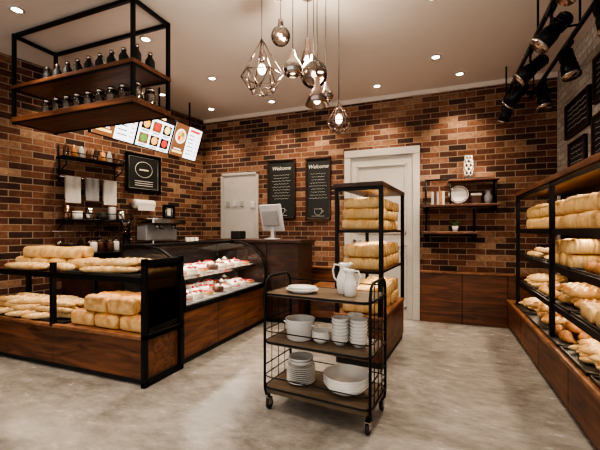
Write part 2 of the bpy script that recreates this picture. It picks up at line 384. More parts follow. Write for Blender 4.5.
# ---------------------------------------------------------------- right wall frames
def frame_r(y0,y1,z0,z1):
    b=B('framed_chalkboard_sign'); X=XR
    b.box((X-.02,y0,z0),(X,y1,z1),M_board,.002)
    for q in [((y0,z0),(y1,z0+.025)),((y0,z1-.025),(y1,z1)),((y0,z0),(y0+.025,z1)),((y1-.025,z0),(y1,z1))]:
        b.box((X-.035,q[0][0],q[0][1]),(X,q[1][0],q[1][1]),M_wdark,.003)
    n=int((z1-z0-.1)/.05)
    for i in range(n):
        z=z1-.07-i*.05; b.tube([(X-.023,y0+.07+(y1-y0-.14)*kk/10,z+.006*math.sin(kk*2+i)) for kk in range(11)],.0022,M_chalk,4)
    b.done()
frame_r(3.95,4.6,2.16,2.52); frame_r(4.05,4.5,1.76,2.1); frame_r(3.3,3.88,1.80,2.2); frame_r(3.2,3.85,2.3,2.7)

# ---------------------------------------------------------------- right display shelving
s=B('bread_display_shelving')
Y0,Y1=1.3,4.62; X0=.765
s.box((X0+.03,Y0,0),(XR-.01,YB-.06,.05),M_blkm)
n=5
for i in range(n):
    a=Y0+(YB-.06-Y0)*i/n; bb=Y0+(YB-.06-Y0)*(i+1)/n
    s.box((X0,a+.003,.05),(XR-.01,bb-.003,.33),M_wy,.004)
s.box((X0-.015,Y0,.33),(XR-.01,YB-.06,.36),M_wtop,.004)
s.box((XR-.03,Y0,.36),(XR-.01,Y1,1.6),M_wdark)
for z in (.62,.92,1.2): 
    s.box((X0+.06,Y0,z-.03),(XR-.03,Y1,z),M_wy,.004)
    s.box((X0+.045,Y0,z-.035),(X0+.06,Y1,z+.01),M_blk,.002)
s.box((X0+.03,Y0-.02,1.575),(XR-.01,Y1+.03,1.62),M_wy,.004)
for y in (Y0+.02,2.05,3.3,Y1-.02):
    s.sq((X0+.05,y,.36),(X0+.05,y,1.575),.035,M_blk); s.sq((XR-.05,y,.36),(XR-.05,y,1.575),.03,M_blk)
s.sq((X0+.05,Y0,1.55),(X0+.05,Y1,1.55),.03,M_blk)
s.done()
def tray(b,x0,y0,x1,y1,z):
    b.box((x0,y0,z),(x1,y1,z+.006),M_tray,.001)
    for q in [(x0,y0,x1,y0+.008),(x0,y1-.008,x1,y1),(x0,y0,x0+.008,y1),(x1-.008,y0,x1,y1)]: b.box((q[0],q[1],z),(q[2],q[3],z+.022),M_tray,.001)
def loaf_block(b,x0,y0,nx,ny,layers,z,along='Y',L=.26,W=.115,Hh=.11,mat=None,slices=0,jit=.05):
    for l in range(layers):
        for i in range(nx):
            for j in range(ny):
                if along=='Y': c=(x0+(i+.5)*W*1.09,y0+(j+.5)*L*1.06+random.uniform(-.01,.01),z+l*Hh*1.0); rz=PI/2
                else: c=(x0+(i+.5)*L*1.06+random.uniform(-.01,.01),y0+(j+.5)*W*1.09,z+l*Hh*1.0); rz=0
                b.loaf(c,L,W,Hh,rz+random.uniform(-jit,jit),mat,slices)
def bag_pile(b,x0,y0,x1,y1,z,n,L,r,rz,layers=2,mat=None,jit=.18):
    cx=(x0+x1)/2; cy=(y0+y1)/2
    for l in range(layers):
        nn=n-l
        for i in range(nn):
            t=(i+.5)/nn-.5; u=(1-.12*l)
            along=random.uniform(-.04,.04)
            if abs(math.sin(rz))>.7: px,py=cx+t*(x1-x0)*u,cy+along
            else: px,py=cx+along,cy+t*(y1-y0)*u
            b.bag((px,py,z+l*r*1.45),L*random.uniform(.9,1.05),r,rz+random.uniform(-jit,jit),mat,random.uniform(-.03,.03))
def bun_field(b,x0,y0,x1,y1,z,r,layers=2,mat=None):
    for l in range(layers):
        nx=max(1,int((x1-x0)/(2.05*r))-l); ny=max(1,int((y1-y0)/(2.05*r))-l)
        for i in range(nx):
            for j in range(ny):
                b.bun(((x0+x1)/2+(i-(nx-1)/2)*2.05*r+random.uniform(-.006,.006),(y0+y1)/2+(j-(ny-1)/2)*2.05*r,z+l*r*.85),r,mat)
def cro_field(b,x0,y0,x1,y1,z,R,mat=None,layers=2):
    for l in range(layers):
        nx=max(1,int((x1-x0)/(1.35*R))-l); ny=max(1,int((y1-y0)/(1.9*R))-l)
        for i in range(nx):
            for j in range(ny):
                b.croissant(((x0+x1)/2+(i-(nx-1)/2)*1.35*R+.2*R,(y0+y1)/2+(j-(ny-1)/2)*1.9*R,z+l*R*.7),R,PI+random.uniform(-.3,.3),mat)
b=B('toast_loaf_pile')
for y0 in (1.4,2.12,2.72,3.38,3.96):
    loaf_block(b,.87,y0,3,2,2,1.2,L=.27,W=.115,Hh=.12,mat=M_toast,slices=10)
b.done()
def fill(b,y,z,kd,x0=.83):
    tray(b,x0,y,1.22,y+.5,z); a,e=y+.03,y+.47
    if kd=='bag': bag_pile(b,x0+.03,a,1.2,e,z+.008,7,.33,.034,0,2)
    elif kd=='fat': bag_pile(b,x0+.03,a,1.2,e,z+.008,4,.33,.052,0,2,M_bread,.1)
    elif kd=='loaf': loaf_block(b,x0+.02,a,1,3,2 if z>.8 else 1,z+.008,'X',L=.33,W=.13,Hh=.1,mat=M_toast,slices=11)
    elif kd=='cro': cro_field(b,x0+.02,a,1.2,e,z+.008,.085)
    elif kd=='bun': bun_field(b,x0+.02,a,1.2,e,z+.008,.056,2)
    elif kd=='roll': bun_field(b,x0+.02,a,1.2,e,z+.008,.05,2,M_bag)
for nm,z,ks,xx,y_0 in (('croissant_and_roll_trays',.92,['bag','roll','cro','loaf','bag','roll'],.83,1.36),('mixed_bread_trays',.62,['cro','bag','loaf','fat','bun','bag'],.83,1.36),('baguette_trays',.36,['fat','loaf','bag','cro','fat','bag'],.785,1.42)):
    b=B(nm)
    for i,kd in enumerate(ks): fill(b,y_0+i*.54,z,kd,xx)
    b.done()

# ---------------------------------------------------------------- centre rack
MR=Matrix.Translation((-.48,3.1,0))@Matrix.Rotation(-.082,4,'Z')
s=B('bread_rack',MR)
s.box((-.40,-.01,0),(.01,1.01,.05),M_blkm); s.box((-.41,-.02,.05),(.02,1.02,.42),M_wy,.005); s.box((-.42,-.03,.42),(.03,1.03,.45),M_wtop,.004)
for z in (.84,1.2):
    s.box((-.38,0,z-.025),(0,1,z),M_wy,.003); s.sq((-.385,0,z-.01),(-.385,1,z-.01),.02,M_blk); s.sq((.005,0,z-.01),(.005,1,z-.01),.02,M_blk); s.sq((-.385,-.005,z-.01),(.005,-.005,z-.01),.02,M_blk)
s.box((-.42,-.03,1.58),(.03,1.03,1.62),M_wdark,.004)
for x in (-.39,.01):
    for y in (0,1): s.sq((x,y,.45),(x,y,1.58),.035,M_blk)
s.sq((-.39,0,1.565),(.01,0,1.565),.03,M_blk)
s.done()
for z,ly,hh in ((1.2,3,.098),(.84,2,.115),(.45,2,.11)):
    b=B('sliced_loaf_stack',MR); loaf_block(b,-.36,.03,1,7,ly,z,'X',L=.33,W=.122,Hh=hh,mat=M_toast,slices=12,jit=.03); b.done()

# ---------------------------------------------------------------- left display counter
s=B('bread_display_counter')
yA,yC=2.08,2.5; xa,xb=-4.16,-2.07
s.box((xa,yA+.03,0),(xb-.03,yC,.05),M_blkm)
for i in range(2):
    a=xa+(xb-xa-.03)*i/2; e=xa+(xb-xa-.03)*(i+1)/2
    s.box((a+.003,yA,.05),(e-.003,yC,.36),M_wx,.005)
s.box((xa,yA-.02,.36),(xb,yC,.39),M_wtop,.004)
for x in (xb-.02,-3.12,xa+.05):
    for y in (yA,yC-.02):
        z0=0 if x>-2.2 else .39
        s.sq((x,y,z0),(x,y,.96 if x>-2.2 else .9),.04,M_blk)
s.sq((xb-.02,yA,.95),(xb-.02,yC-.02,.95),.04,M_blk); s.sq((xb-.02,yA,.02),(xb-.02,yC-.02,.02),.04,M_blk)
s.sq((xb-.02,yA,.38),(xb-.02,yC-.02,.38),.04,M_blk)
s.box((xa,yA-.01,.80),(xb-.04,yC,.83),M_wx,.004); s.box((xa,yA-.025,.79),(xb-.04,yA-.01,.84),M_blk,.002)
s.box((xb-.025,yA+.02,.4),(xb-.02,yC-.04,.94),M_glass,0)
s.done()
b=B('white_loaf_pile')
for l in range(2):
    for i in range(3 if l==0 else 2):
        for j in range(3): b.loaf((-2.83+i*.28+(.0 if l==0 else .15),2.17+j*.122,.39+l*.125),.265,.118,.13,random.uniform(-.06,.06),M_bread)
b.done()
b=B('baguette_pile'); tray(b,-4.1,2.1,-3.0,2.47,.39)
for cx in (-3.85,-3.55,-3.25): bag_pile(b,cx-.2,2.13,cx+.2,2.45,.4,5,.46,.034,.35,3,jit=.45)
b.done()
b=B('milk_loaf_pile')
for l in range(2):
    for i in range(4-l):
        for j in range(2): b.loaf((-3.88+i*.25+l*.12,2.33+j*.115,.83+l*.1),.235,.11,.105,random.uniform(-.06,.06),M_toast)
b.done()
b=B('ciabatta_pile'); tray(b,-3.0,2.1,-2.14,2.47,.83); bag_pile(b,-2.85,2.14,-2.3,2.44,.84,5,.5,.036,.2,2,jit=.4)
bag_pile(b,-3.9,2.1,-3.2,2.24,.83,2,.6,.04,0,1,jit=.06); bag_pile(b,-3.3,2.1,-3.0,2.24,.83,1,.3,.045,0,1,jit=.2)
b.done()

# ---------------------------------------------------------------- curved display case
s=B('pastry_display_case'); ya,yb=2.54,4.12; xf,xk=-2.1,-2.86
s.box((xk,ya,0),(xf-.03,yb,.06),M_blkm)
for i in range(3):
    a=ya+(yb-ya)*i/3; e=ya+(yb-ya)*(i+1)/3; s.box((xk,a+.002,.06),(xf,e-.002,.47),M_wy,.004)
s.box((xk,ya,.47),(xf+.01,yb,.5),M_blk,.003)
prof=[(xf,.50)]
for i in range(0,15):
    a=PI/2*i/14; prof.append((xf-.42+.42*math.cos(a),.64+.40*math.sin(a)))
prof.append((xk+.05,1.04))
n=len(prof)
vs=[(x,ya+.02,z) for x,z in prof]+[(x,yb-.02,z) for x,z in prof]
s.add(vs,[[i,i+1,n+i+1,n+i] for i in range(n-1)],M_glass,True)
for y in (ya+.01,yb-.01):
    s.tube([(x,y,z) for x,z in prof],.014,M_blk,8)
    s.add([(x,y,z) for x,z in prof]+[(xk+.02,y,1.04),(xk+.02,y,.5)],[list(range(n+2))],M_glass)
s.rod((xf,ya,.51),(xf,yb,.51),.012,M_blk)
s.box((xk,ya,1.03),(xk+.3,yb,1.06),M_blk,.004)
s.sq((xk+.02,ya+.01,.5),(xk+.02,ya+.01,1.04),.03,M_blk); s.sq((xk+.02,yb-.01,.5),(xk+.02,yb-.01,1.04),.03,M_blk)
s.box((xk+.005,ya,.5),(xk+.015,yb,1.03),M_blkm,.001)
s.box((xk+.03,ya+.03,.50),(xf-.03,yb-.03,.525),M_grey,.003)
s.box((xk+.03,ya+.03,.745),(xf-.10,yb-.03,.76),M_grey,.002); s.box((xf-.10,ya+.03,.74),(xf-.09,yb-.03,.77),M_chrome,.001)
s.done()
def pastries(z,x0,x1,nm):
    b=B(nm); ny=8; nx=3
    for i in range(nx):
        for j in range(ny):
            x=x0+(i+.5)*(x1-x0)/nx; y=ya+.12+(j+.5)*(yb-ya-.2)/ny; t=(i*2+j)%5; r=.062
            b.lathe([(.07,0),(.082,.006),(.08,.009),(.068,.004)],(x,y,z),M_cer,18)
            zz=z+.006
            if t==0:
                b.lathe([(r,0),(r,.05),(.001,.052)],(x,y,zz),M_cream,18)
                for q in range(6): b.ball((x+.036*math.cos(q),y+.036*math.sin(q),zz+.058),.014,M_red,seg=8,rings=5)
            elif t==1: b.lathe([(r*.8,0),(r,.03),(r*.9,.032)],(x,y,zz),M_bread,18); b.lathe([(r*.88,.03),(r*.6,.042),(.001,.045)],(x,y,zz),M_red,16)
            elif t==2: b.lathe([(r,0),(r,.055),(.001,.057)],(x,y,zz),M_choc,18); b.lathe([(.028,0),(.03,.012),(.001,.035)],(x,y,zz+.055),M_cream,10)
            elif t==3: b.lathe([(r,0),(r,.02),(r*1.01,.02),(r*1.01,.035),(r,.035),(r,.055),(.001,.06)],(x,y,zz),M_cream,18); b.lathe([(r*.7,.058),(.001,.066)],(x,y,zz),M_red,14)
            else: b.lathe([(r,0),(r,.05),(.001,.055)],(x,y,zz),M_cream,18); b.lathe([(r*1.01,.012),(r*1.02,.02),(r*1.01,.028)],(x,y,zz),M_pink,18); b.ball((x,y,zz+.06),.018,M_red,seg=8,rings=5)
    b.done()
pastries(.525,xk+.14,xf-.05,'cake_assortment'); pastries(.76,xk+.16,xf-.14,'tart_assortment')

# ---------------------------------------------------------------- cashier counter
s=B('cashier_counter')
s.box((-3.0,4.18,0),(-1.68,4.66,.05),M_blkm)
for i in range(3):
    a=-3.0+1.34*i/3; e=-3.0+1.34*(i+1)/3; s.box((a+.002,4.16,.05),(e-.002,4.68,1.03),M_wdark,.004)
s.box((-3.05,4.13,1.03),(-1.62,4.71,1.075),M_wdark,.006); s.done()
MM=Matrix.Translation((-2.14,4.40,1.075))@Matrix.Rotation(-.35,4,'Z')
s=B('cash_register_monitor',MM)
s.lathe([(.11,0),(.11,.012),(.03,.02)],(0,0,0),M_lgrey,24); s.box((-.03,-.01,.015),(.03,.015,.2),M_lgrey,.008)
Mt=Matrix.Translation((0,0,.28))@Matrix.Rotation(.22,4,'X')
s.box((-.21,-.03,-.17),(.21,.0,.20),M_lgrey,.012,Mt); s.box((-.15,-.05,-.09),(.15,-.03,.12),M_grey,.015,Mt); s.box((-.195,.0,-.155),(.195,.004,.185),M_scrd,.001,Mt)
s.done()
s=B('receipt_printer'); s.box((-2.75,4.3,1.075),(-2.6,4.48,1.19),M_blkm,.012); s.box((-2.73,4.33,1.19),(-2.62,4.4,1.195),M_paper,.001); s.done()
s=B('low_wood_bench')
s.box((-1.58,4.45,0),(-1.0,4.9,.05),M_blkm); s.box((-1.6,4.43,.05),(-.98,4.92,.42),M_wx,.005); s.box((-1.62,4.41,.42),(-.96,4.93,.45),M_wtop,.004); s.done()

# ---------------------------------------------------------------- back-bar on left wall
aw=math.atan(.199); nrm=Vector((math.cos(aw),-math.sin(aw)))
def wp(y,off): return (wx(y)+nrm.x*off,y+nrm.y*off)
s=B('back_bar_counter')
def quad(ya_,yb_,o0,o1): return [wp(ya_,o0),wp(ya_,o1),wp(yb_,o1),wp(yb_,o0)]
for i in range(4):
    a=2.85+2.0*i/4; e=2.85+2.0*(i+1)/4; s.prism(quad(a+.003,e-.003,.02,.5),.05,.9,M_wdark)
s.prism(quad(2.84,4.86,.02,.47),0,.05,M_blkm); s.prism(quad(2.82,4.87,.01,.54),.9,.94,M_blk); s.done()
def ML(y,off,z):
    p=wp(y,off); X=Vector((-math.sin(aw),-math.cos(aw),0)); Y=Vector((math.cos(aw),-math.sin(aw),0)); Z=Vector((0,0,1))
    m=Matrix.Identity(4)
    for i in range(3): m[i][0]=X[i]; m[i][1]=Y[i]; m[i][2]=Z[i]; m[i][3]=(p[0],p[1],z)[i]
    return m
s=B('espresso_machine',ML(4.0,.26,.94))
s.box((-.27,-.2,.05),(.27,.2,.12),M_chrome,.01); s.box((-.25,-.2,.12),(.25,.02,.34),M_grey,.01); s.box((-.27,-.2,.34),(.27,.2,.42),M_chrome,.015)
for x in (-.13,.13):
    s.lathe([(.035,0),(.035,.05)],(x,.1,.28),M_chrome,14); s.rod((x,.12,.29),(x,.24,.27),.012,M_blkm)
for x in (-.23,.23):
    for y in (-.15,.15): s.rod((x,y,0),(x,y,.05),.015,M_blk)
s.done()
s=B('coffee_grinder',ML(3.5,.25,.94)); s.lathe([(.07,0),(.07,.02),(.05,.04),(.05,.2),(.06,.22)],(0,0,0),M_blk,18); s.lathe([(.03,.22),(.075,.34),(.075,.37),(.02,.385)],(0,0,0),M_smoke,18); s.rod((0,.05,.15),(0,.12,.14),.012,M_chrome); s.done()
s=B('jar_group',ML(3.2,.22,.94))
for i in range(4): 
    s.lathe([(.035,0),(.04,.01),(.04,.1),(.03,.12)],(-.18+i*.1,.05*(i%2),0),[M_cer,M_choc,M_choc,M_cream][i],14); s.lathe([(.032,.12),(.032,.14)],(-.18+i*.1,.05*(i%2),0),M_chrome,14)
s.done()
s=B('paper_cup_stack',ML(4.55,.22,.94))
for i in range(3):
    for j in range(4): s.lathe([(.025,0),(.035,.055),(.032,.055),(.022,.006)],(-.1+i*.085,0,j*.03),M_cer,14)
s.done()
s=B('kitchen_wall_shelf',ML(3.15,.0,0))
s.box((-.36,.01,2.03),(.36,.2,2.055),M_blk,.003)
for x in (-.33,.33):
    s.rod((x,.02,1.76),(x,.02,2.2),.01,M_blk); s.tube([(x,.19,2.03),(x,.19,1.95),(x,.02,1.88)],.008,M_blk,6)
s.rod((-.36,.19,2.10),(.36,.19,2.10),.006,M_blk)
for x in (-.35,.35): s.rod((x,.19,2.03),(x,.19,2.10),.006,M_blk)
s.rod((-.36,.1,1.82),(.36,.1,1.82),.009,M_chrome)
for x in (-.35,.35): s.rod((x,.005,1.82),(x,.1,1.82),.009,M_chrome)
s.done()
s=B('spice_bottle_group',ML(3.15,.1,2.055))
for i in range(8): s.lathe([(.026,0),(.03,.01),(.03,.08+.02*(i%3)),(.012,.12+.02*(i%2)),(.012,.15)],(-.3+i*.085,0,0),[M_choc,M_grey,M_dkbread,M_smoke][i%4],12)
s.done()
s=B('hanging_towels',ML(3.15,.1,0))
for i,(x,w_,h) in enumerate([(-.22,.17,.3),(.0,.16,.26),(.22,.17,.3)]):
    for sd in (-.013,.013):
        vs=[];
        for q in range(9):
            for z in (1.83,1.82-h*(1 if sd>0 else .85)): vs.append((x-w_/2+w_*q/8,sd+.005*math.sin(q*1.7),z))
        s.add(vs,[[2*q,2*q+1,2*q+3,2*q+2] for q in range(8)],[M_paper,M_grey,M_paper][i],True)
    s.box((x-w_/2,-.015,1.825),(x+w_/2,.015,1.833),M_paper,.001)
s.done()
s=B('hanging_utensils',ML(3.15,0,0))
s.rod((-.42,.05,1.185),(.42,.05,1.185),.007,M_chrome)
for x in (-.41,.41): s.rod((x,.003,1.185),(x,.05,1.185),.007,M_chrome)
for i in range(7):
    x=-.34+i*.113
    s.tube([(x,.05,1.195),(x,.062,1.185),(x,.055,1.165)],.003,M_chrome,5)
    s.rod((x,.055,1.17),(x,.055,1.07),.005,M_wtop if i%2 else M_chrome,6)
    if i%3==0: s.ball((x,.055,1.045),.032,M_chrome,(1,.5,1),12,7)
    elif i%3==1: s.box((x-.028,.05,1.0),(x+.028,.058,1.075),M_blkm,.003)
    else:
        for q in range(5):
            a=q*PI/5; s.tube([(x,.055,1.075),(x+.026*math.cos(a),.055+.02*math.sin(a),1.045),(x+.02*math.cos(a),.055+.016*math.sin(a),1.01),(x,.055,.995)],.002,M_chrome,4)
s.done()
s=B('kitchen_wall_shelf',ML(3.2,.0,0))
s.box((-.42,.01,1.30),(.42,.22,1.325),M_blk,.003); s.rod((-.42,.2,1.40),(.42,.2,1.40),.006,M_blk)
for x in (-.4,0,.4): s.rod((x,.2,1.32),(x,.2,1.40),.006,M_blk); s.tube([(x,.2,1.30),(x,.02,1.2)],.008,M_blk,6)
s.done()
s=B('pot_group',ML(3.2,.1,1.325))
for i,(x,r_,h) in enumerate([(-.32,.05,.12),(-.2,.045,.17),(-.07,.06,.09),(.08,.05,.14),(.22,.055,.1),(.34,.04,.16)]):
    s.lathe([(r_*.9,0),(r_,.01),(r_,h),(r_*.9,h),(r_*.85,.02)],(x,0,0),[M_chrome,M_grey,M_blkm,M_chrome,M_cer,M_copper][i],16)
s.done()
s=B('paper_towel_roll',ML(3.85,.0,1.56))
RY=Matrix.Rotation(PI/2,4,'Y')
s.lathe([(.02,-.15),(.06,-.15),(.062,-.14),(.062,.14),(.06,.15),(.02,.15)],(0,0,0),M_paper,22,Matrix.Translation((0,.08,0))@RY)
s.rod((-.18,.08,0),(.18,.08,0),.01,M_chrome)
for x in (-.17,.17): s.rod((x,.005,0),(x,.08,0),.01,M_chrome)
s.add([(-.13,.14,0),(.13,.14,0),(.13,.145,-.09),(-.13,.145,-.09)],[[0,1,2,3]],M_paper)
s.done()
def framed(nm,y,w_,z0,z1,style):
    b=B(nm,ML(y,0,0)); h=w_/2
    b.box((-h,0,z0),(h,.02,z1),M_board,.002)
    for q in [((-h,z0),(h,z0+.03)),((-h,z1-.03),(h,z1)),((-h,z0),(-h+.03,z1)),((h-.03,z0),(h,z1))]:
        b.box((q[0][0],0,q[0][1]),(q[1][0],.035,q[1][1]),M_blk,.003)
    k=.045
    b.tube([(-h+k,.022,z0+k),(h-k,.022,z0+k),(h-k,.022,z1-k),(-h+k,.022,z1-k)],.004,M_chalk,4,True)
    cz=(z0+z1)/2
    if style:
        b.tube([(.12*math.cos(a*.3142)*1.1,.022,cz+.05+.11*math.sin(a*.3142)) for a in range(20)],.004,M_chalk,4,True)
        b.box((-.07,.02,cz+.035),(.07,.024,cz+.055),M_cream,.001)
        for i in range(3): b.box((-.14,.02,cz-.12-i*.03),(.14,.023,cz-.112-i*.03),M_chalk,.0005)
    else: b.box((-h+.07,.02,cz-.05),(h-.07,.023,cz+.06),M_cream,.001)
    b.done()
framed('framed_poster',3.89,.54,1.74,2.27,1); framed('framed_picture',4.3,.2,1.36,1.58,0)

# ---------------------------------------------------------------- menu screens
U=Vector((.316,0,.949)); NN=Vector((.949,0,-.316)); 
MS=Matrix.Identity(4)
for i in range(3):
    MS[i][0]=(0,1,0)[i]; MS[i][1]=U[i]; MS[i][2]=NN[i]; MS[i][3]=(-3.45,2.68,2.23)[i]
s=B('menu_display_screens'); s.M=MS
sw=.58; sh=.474
for i in range(3):
    a=i*sw
    s.box((a+.003,0,-.04),(a+sw-.003,sh,0),M_blkm,.004)
    s.box((a+.016,.014,0),(a+sw-.016,sh-.014,.002),M_scrw,0)
    def R(x0,y0,x1,y1,mm,zz=.003): s.box((a+.016+x0*.548,.014+y0*.446,.002),(a+.016+x1*.548,.014+y1*.446,.002+zz),mm,0)
    def D(x,y,r,mm,zz=.006): s.lathe([(r,0),(r,.002),(.0001,.003)],(a+.016+x*.548,.014+y*.446,zz),mm,20)
    if i!=1:
        R(0,0,.48,1,M_scrb); D(.24,.62,.10,M_scrw); D(.24,.62,.082,M_scro,.009); D(.28,.68,.03,M_scrg,.012); D(.19,.56,.028,M_scrr,.012); D(.25,.55,.022,M_scry,.012)
        R(.06,.1,.42,.16,M_scry,.004); R(.1,.2,.36,.23,M_scrw,.004)
        R(.55,.86,.92,.94,M_scrr)
        for q in range(6): R(.55,.74-q*.12,.72+.09*random.random(),.765-q*.12,M_scrd); R(.87,.74-q*.12,.94,.765-q*.12,M_scrr)
    else:
        R(0,.84,1,1,M_scrd); R(.3,.89,.7,.95,M_scry,.004)
        for p in range(2):
            for q in range(3):
                x_,y_=.18+q*.32,.62-p*.4; R(x_-.13,y_-.13,x_+.13,y_+.15,[M_scrd,M_scrb,M_scrd][(p+q)%3],.003); D(x_,y_+.02,.05,[M_scro,M_scrr,M_scry,M_scrg][(p*3+q)%4]); R(x_-.1,y_-.19,x_+.1,y_-.165,M_scrd)
s.M=Matrix.Identity(4)
for y in (2.97,3.62,4.22): s.rod((-3.39,y,2.58),(-3.39,y,H),.012,M_blk)
s.done()

# ---------------------------------------------------------------- hanging shelf
s=B('ceiling_hanging_shelf'); hx0,hx1,hy0,hy1=-3.74,-2.26,2.13,2.52; zb,zm=2.23,2.54
for x in (hx0,hx1):
    for y in (hy0,hy1): s.sq((x,y,zb-.02),(x,y,H-.015),.03,M_blk)
    for z in (zb-.01,zm-.01,H-.02): s.sq((x,hy0,z),(x,hy1,z),.03,M_blk)
for y in (hy0,hy1):
    for z in (zb-.01,zm-.01,H-.02): s.sq((hx0,y,z),(hx1,y,z),.03,M_blk)
s.box((hx0-.02,hy0-.02,zb-.02),(hx1+.02,hy1+.02,zb+.03),M_wx,.004); s.box((hx0-.02,hy0-.02,zm-.015),(hx1+.02,hy1+.02,zm+.02),M_wx,.004)
s.done()
def bottles(z,nm,k_):
    b=B(nm); n=9
    for r_ in range(2):
        for i in range(n):
            x=hx0+.3+i*(1.1/(n-1)); y=hy0+.11+r_*.15
            if k_: b.lathe([(.042,0),(.046,.008),(.046,.12),(.036,.135)],(x,y,z),M_smoke,14); b.lathe([(.041,.003),(.041,.09),(.0001,.092)],(x,y,z+.004),M_choc if i%2 else M_grey,12); b.lathe([(.038,.135),(.038,.16)],(x,y,z),M_chrome,14)
            else: b.lathe([(.036,0),(.04,.01),(.04,.1),(.018,.14),(.018,.15)],(x,y,z),M_blkm,12); b.lathe([(.021,.15),(.021,.175)],(x,y,z),M_chrome,12)
    b.done()
bottles(zb+.03,'jar_row',1); bottles(zm+.02,'bottle_row',0)

# ---------------------------------------------------------------- serving cart
MC=Matrix.Translation((-.715,2.27,0))@Matrix.Rotation(-.098,4,'Z')
s=B('serving_cart',MC); cw,cd=.36,.19
def rrect(w,d,r,z,n=5):
    pts=[]
    for sx,sy,a0 in ((1,1,0),(-1,1,PI/2),(-1,-1,PI),(1,-1,3*PI/2)):
        for i in range(n+1):
            a=a0+PI/2*i/n; pts.append((sx*(w-r)+r*math.cos(a),sy*(d-r)+r*math.sin(a),z))
    return pts
for z,th in ((.78,.018),(.46,.018),(.16,.04)):
    p0=rrect(cw,cd,.05,z-th); n=len(p0); p1=rrect(cw,cd,.05,z)
    s.add(p0+p1,[list(range(n))[::-1],list(range(n,2*n))]+[[i,(i+1)%n,n+(i+1)%n,n+i] for i in range(n)],M_tray2)
    s.tube(rrect(cw+.006,cd+.006,.055,z-.004),.007,M_blk,6,True)
    if z<.7: s.tube(rrect(cw+.006,cd+.006,.055,z+.07),.004,M_blk,6,True)
for x in (-cw,cw):
    sg=1 if x>0 else -1
    pts=[(x,-cd+.03,.09),(x,-cd+.01,.15),(x,-cd+.01,.80),(x,-cd+.03,.86),(x,-cd+.07,.885),(x,cd-.07,.885),(x,cd-.03,.86),(x,cd-.01,.80),(x,cd-.01,.15),(x,cd-.03,.09)]
    s.tube(pts,.009,M_blk,8)
    for yy in (-.09,0,.09): s.rod((x,yy,.15),(x,yy,.885),.003,M_blk,6)
    for zz in (.6,.3): s.rod((x,-cd+.01,zz),(x,cd-.01,zz),.0045,M_blk,6)
    for y in (-cd+.03,cd-.03):
        xx=x-sg*.02
        s.rod((xx,y,.12),(xx,y,.075),.01,M_blk); s.box((xx-.016,y-.016,.03),(xx-.012,y+.022,.08),M_chrome,.001); s.box((xx+.012,y-.016,.03),(xx+.016,y+.022,.08),M_chrome,.001); s.box((xx-.016,y-.016,.074),(xx+.016,y+.022,.08),M_chrome,.001)
        s.lathe([(.012,-.011),(.030,-.011),(.033,-.007),(.033,.007),(.030,.011),(.012,.011)],(0,0,0),M_blkm,18,Matrix.Translation((xx,y+.008,.033))@RY)
s.tube([(-cw,cd-.01,.83),(cw,cd-.01,.83)],.005,M_blk,6)
s.done()
def bowl(b,c,r,h,t=.006): b.lathe([(r*.45,0),(r*.5,.006),(r*.8,h*.4),(r,h),(r-t,h),(r*.78,h*.42),(r*.45,.012),(.0001,.010)],c,M_cer,28)
def plate(b,c,r): b.lathe([(r*.6,0),(r*.65,.003),(r,.018),(r,.021),(r*.64,.008),(.0001,.007)],c,M_cer,28)
b=B('oval_plate',MC)
vs_M=Matrix.Translation((-.14,-.06,.78))@Matrix.Diagonal((1,.75,1,1))
b.lathe([(.07,0),(.075,.004),(.115,.024),(.113,.029),(.072,.012),(.0001,.010)],(0,0,0),M_cer,32,vs_M)
b.lathe([(.055,.014),(.06,.018),(.10,.038),(.098,.043),(.058,.026),(.0001,.024)],(0,0,0),M_cer,32,vs_M)
b.done()
def jug(x,y,s_,h,r_):
    b=B('ceramic_jug',MC); b.lathe([(r_*.75,0),(r_*.85,.005),(r_,.3*h),(r_*.95,.5*h),(r_*.55,.78*h),(r_*.6,.9*h),(r_*.75,h),(r_*.68,h),(r_*.5,.88*h),(r_*.45,.78*h),(r_*.85,.45*h),(.0001,.02)],(x,y,.78),M_cer,24)
    b.tube([(x+s_*r_*.6,y,.78+h*.92),(x+s_*r_*1.3,y,.78+h*.95),(x+s_*r_*1.6,y,.78+h*.75),(x+s_*r_*1.4,y,.78+h*.5),(x+s_*r_*.9,y,.78+h*.38)],.006,M_cer,8)
    b.tube([(x-s_*r_*.5,y,.78+h*.86),(x-s_*r_*.85,y,.78+h*.96),(x-s_*r_*1.0,y,.78+h*1.01)],.012,M_cer,8)
    b.done()
jug(.12,.04,-1,.20,.05); jug(.19,-.04,1,.17,.042)
b=B('stock_pot',MC); b.lathe([(.08,0),(.092,.01),(.098,.13),(.102,.14),(.096,.14),(.09,.12),(.085,.012),(.0001,.012)],(-.17,-.03,.46),M_cer,30)
for sx in (-1,1): b.tube([(-.17+sx*.095,-.05,.56),(-.17+sx*.125,-.03,.565),(-.17+sx*.095,-.01,.56)],.006,M_cer,6)
b.done()
b=B('small_bowl_stack',MC); 
for i in range(3): bowl(b,(-.005,-.05,.46+i*.018),.062,.045)
b.done()
b=B('cup_stack',MC)
for x,y in ((.12,-.03),(.24,-.02),(.18,.09)):
    for i in range(7): bowl(b,(x,y,.46+i*.022),.058,.045)
b.done()
b=B('plate_stack',MC)
for i in range(9): plate(b,(-.17,-.02,.16+i*.0125),.098)
for i in range(2): bowl(b,(-.17,-.02,.16+.13+i*.02-.012),.085,.04)
b.done()
b=B('serving_bowl_stack',MC)
for i in range(4): bowl(b,(.16,-.02,.16+i*.017),.15,.07)
b.done()

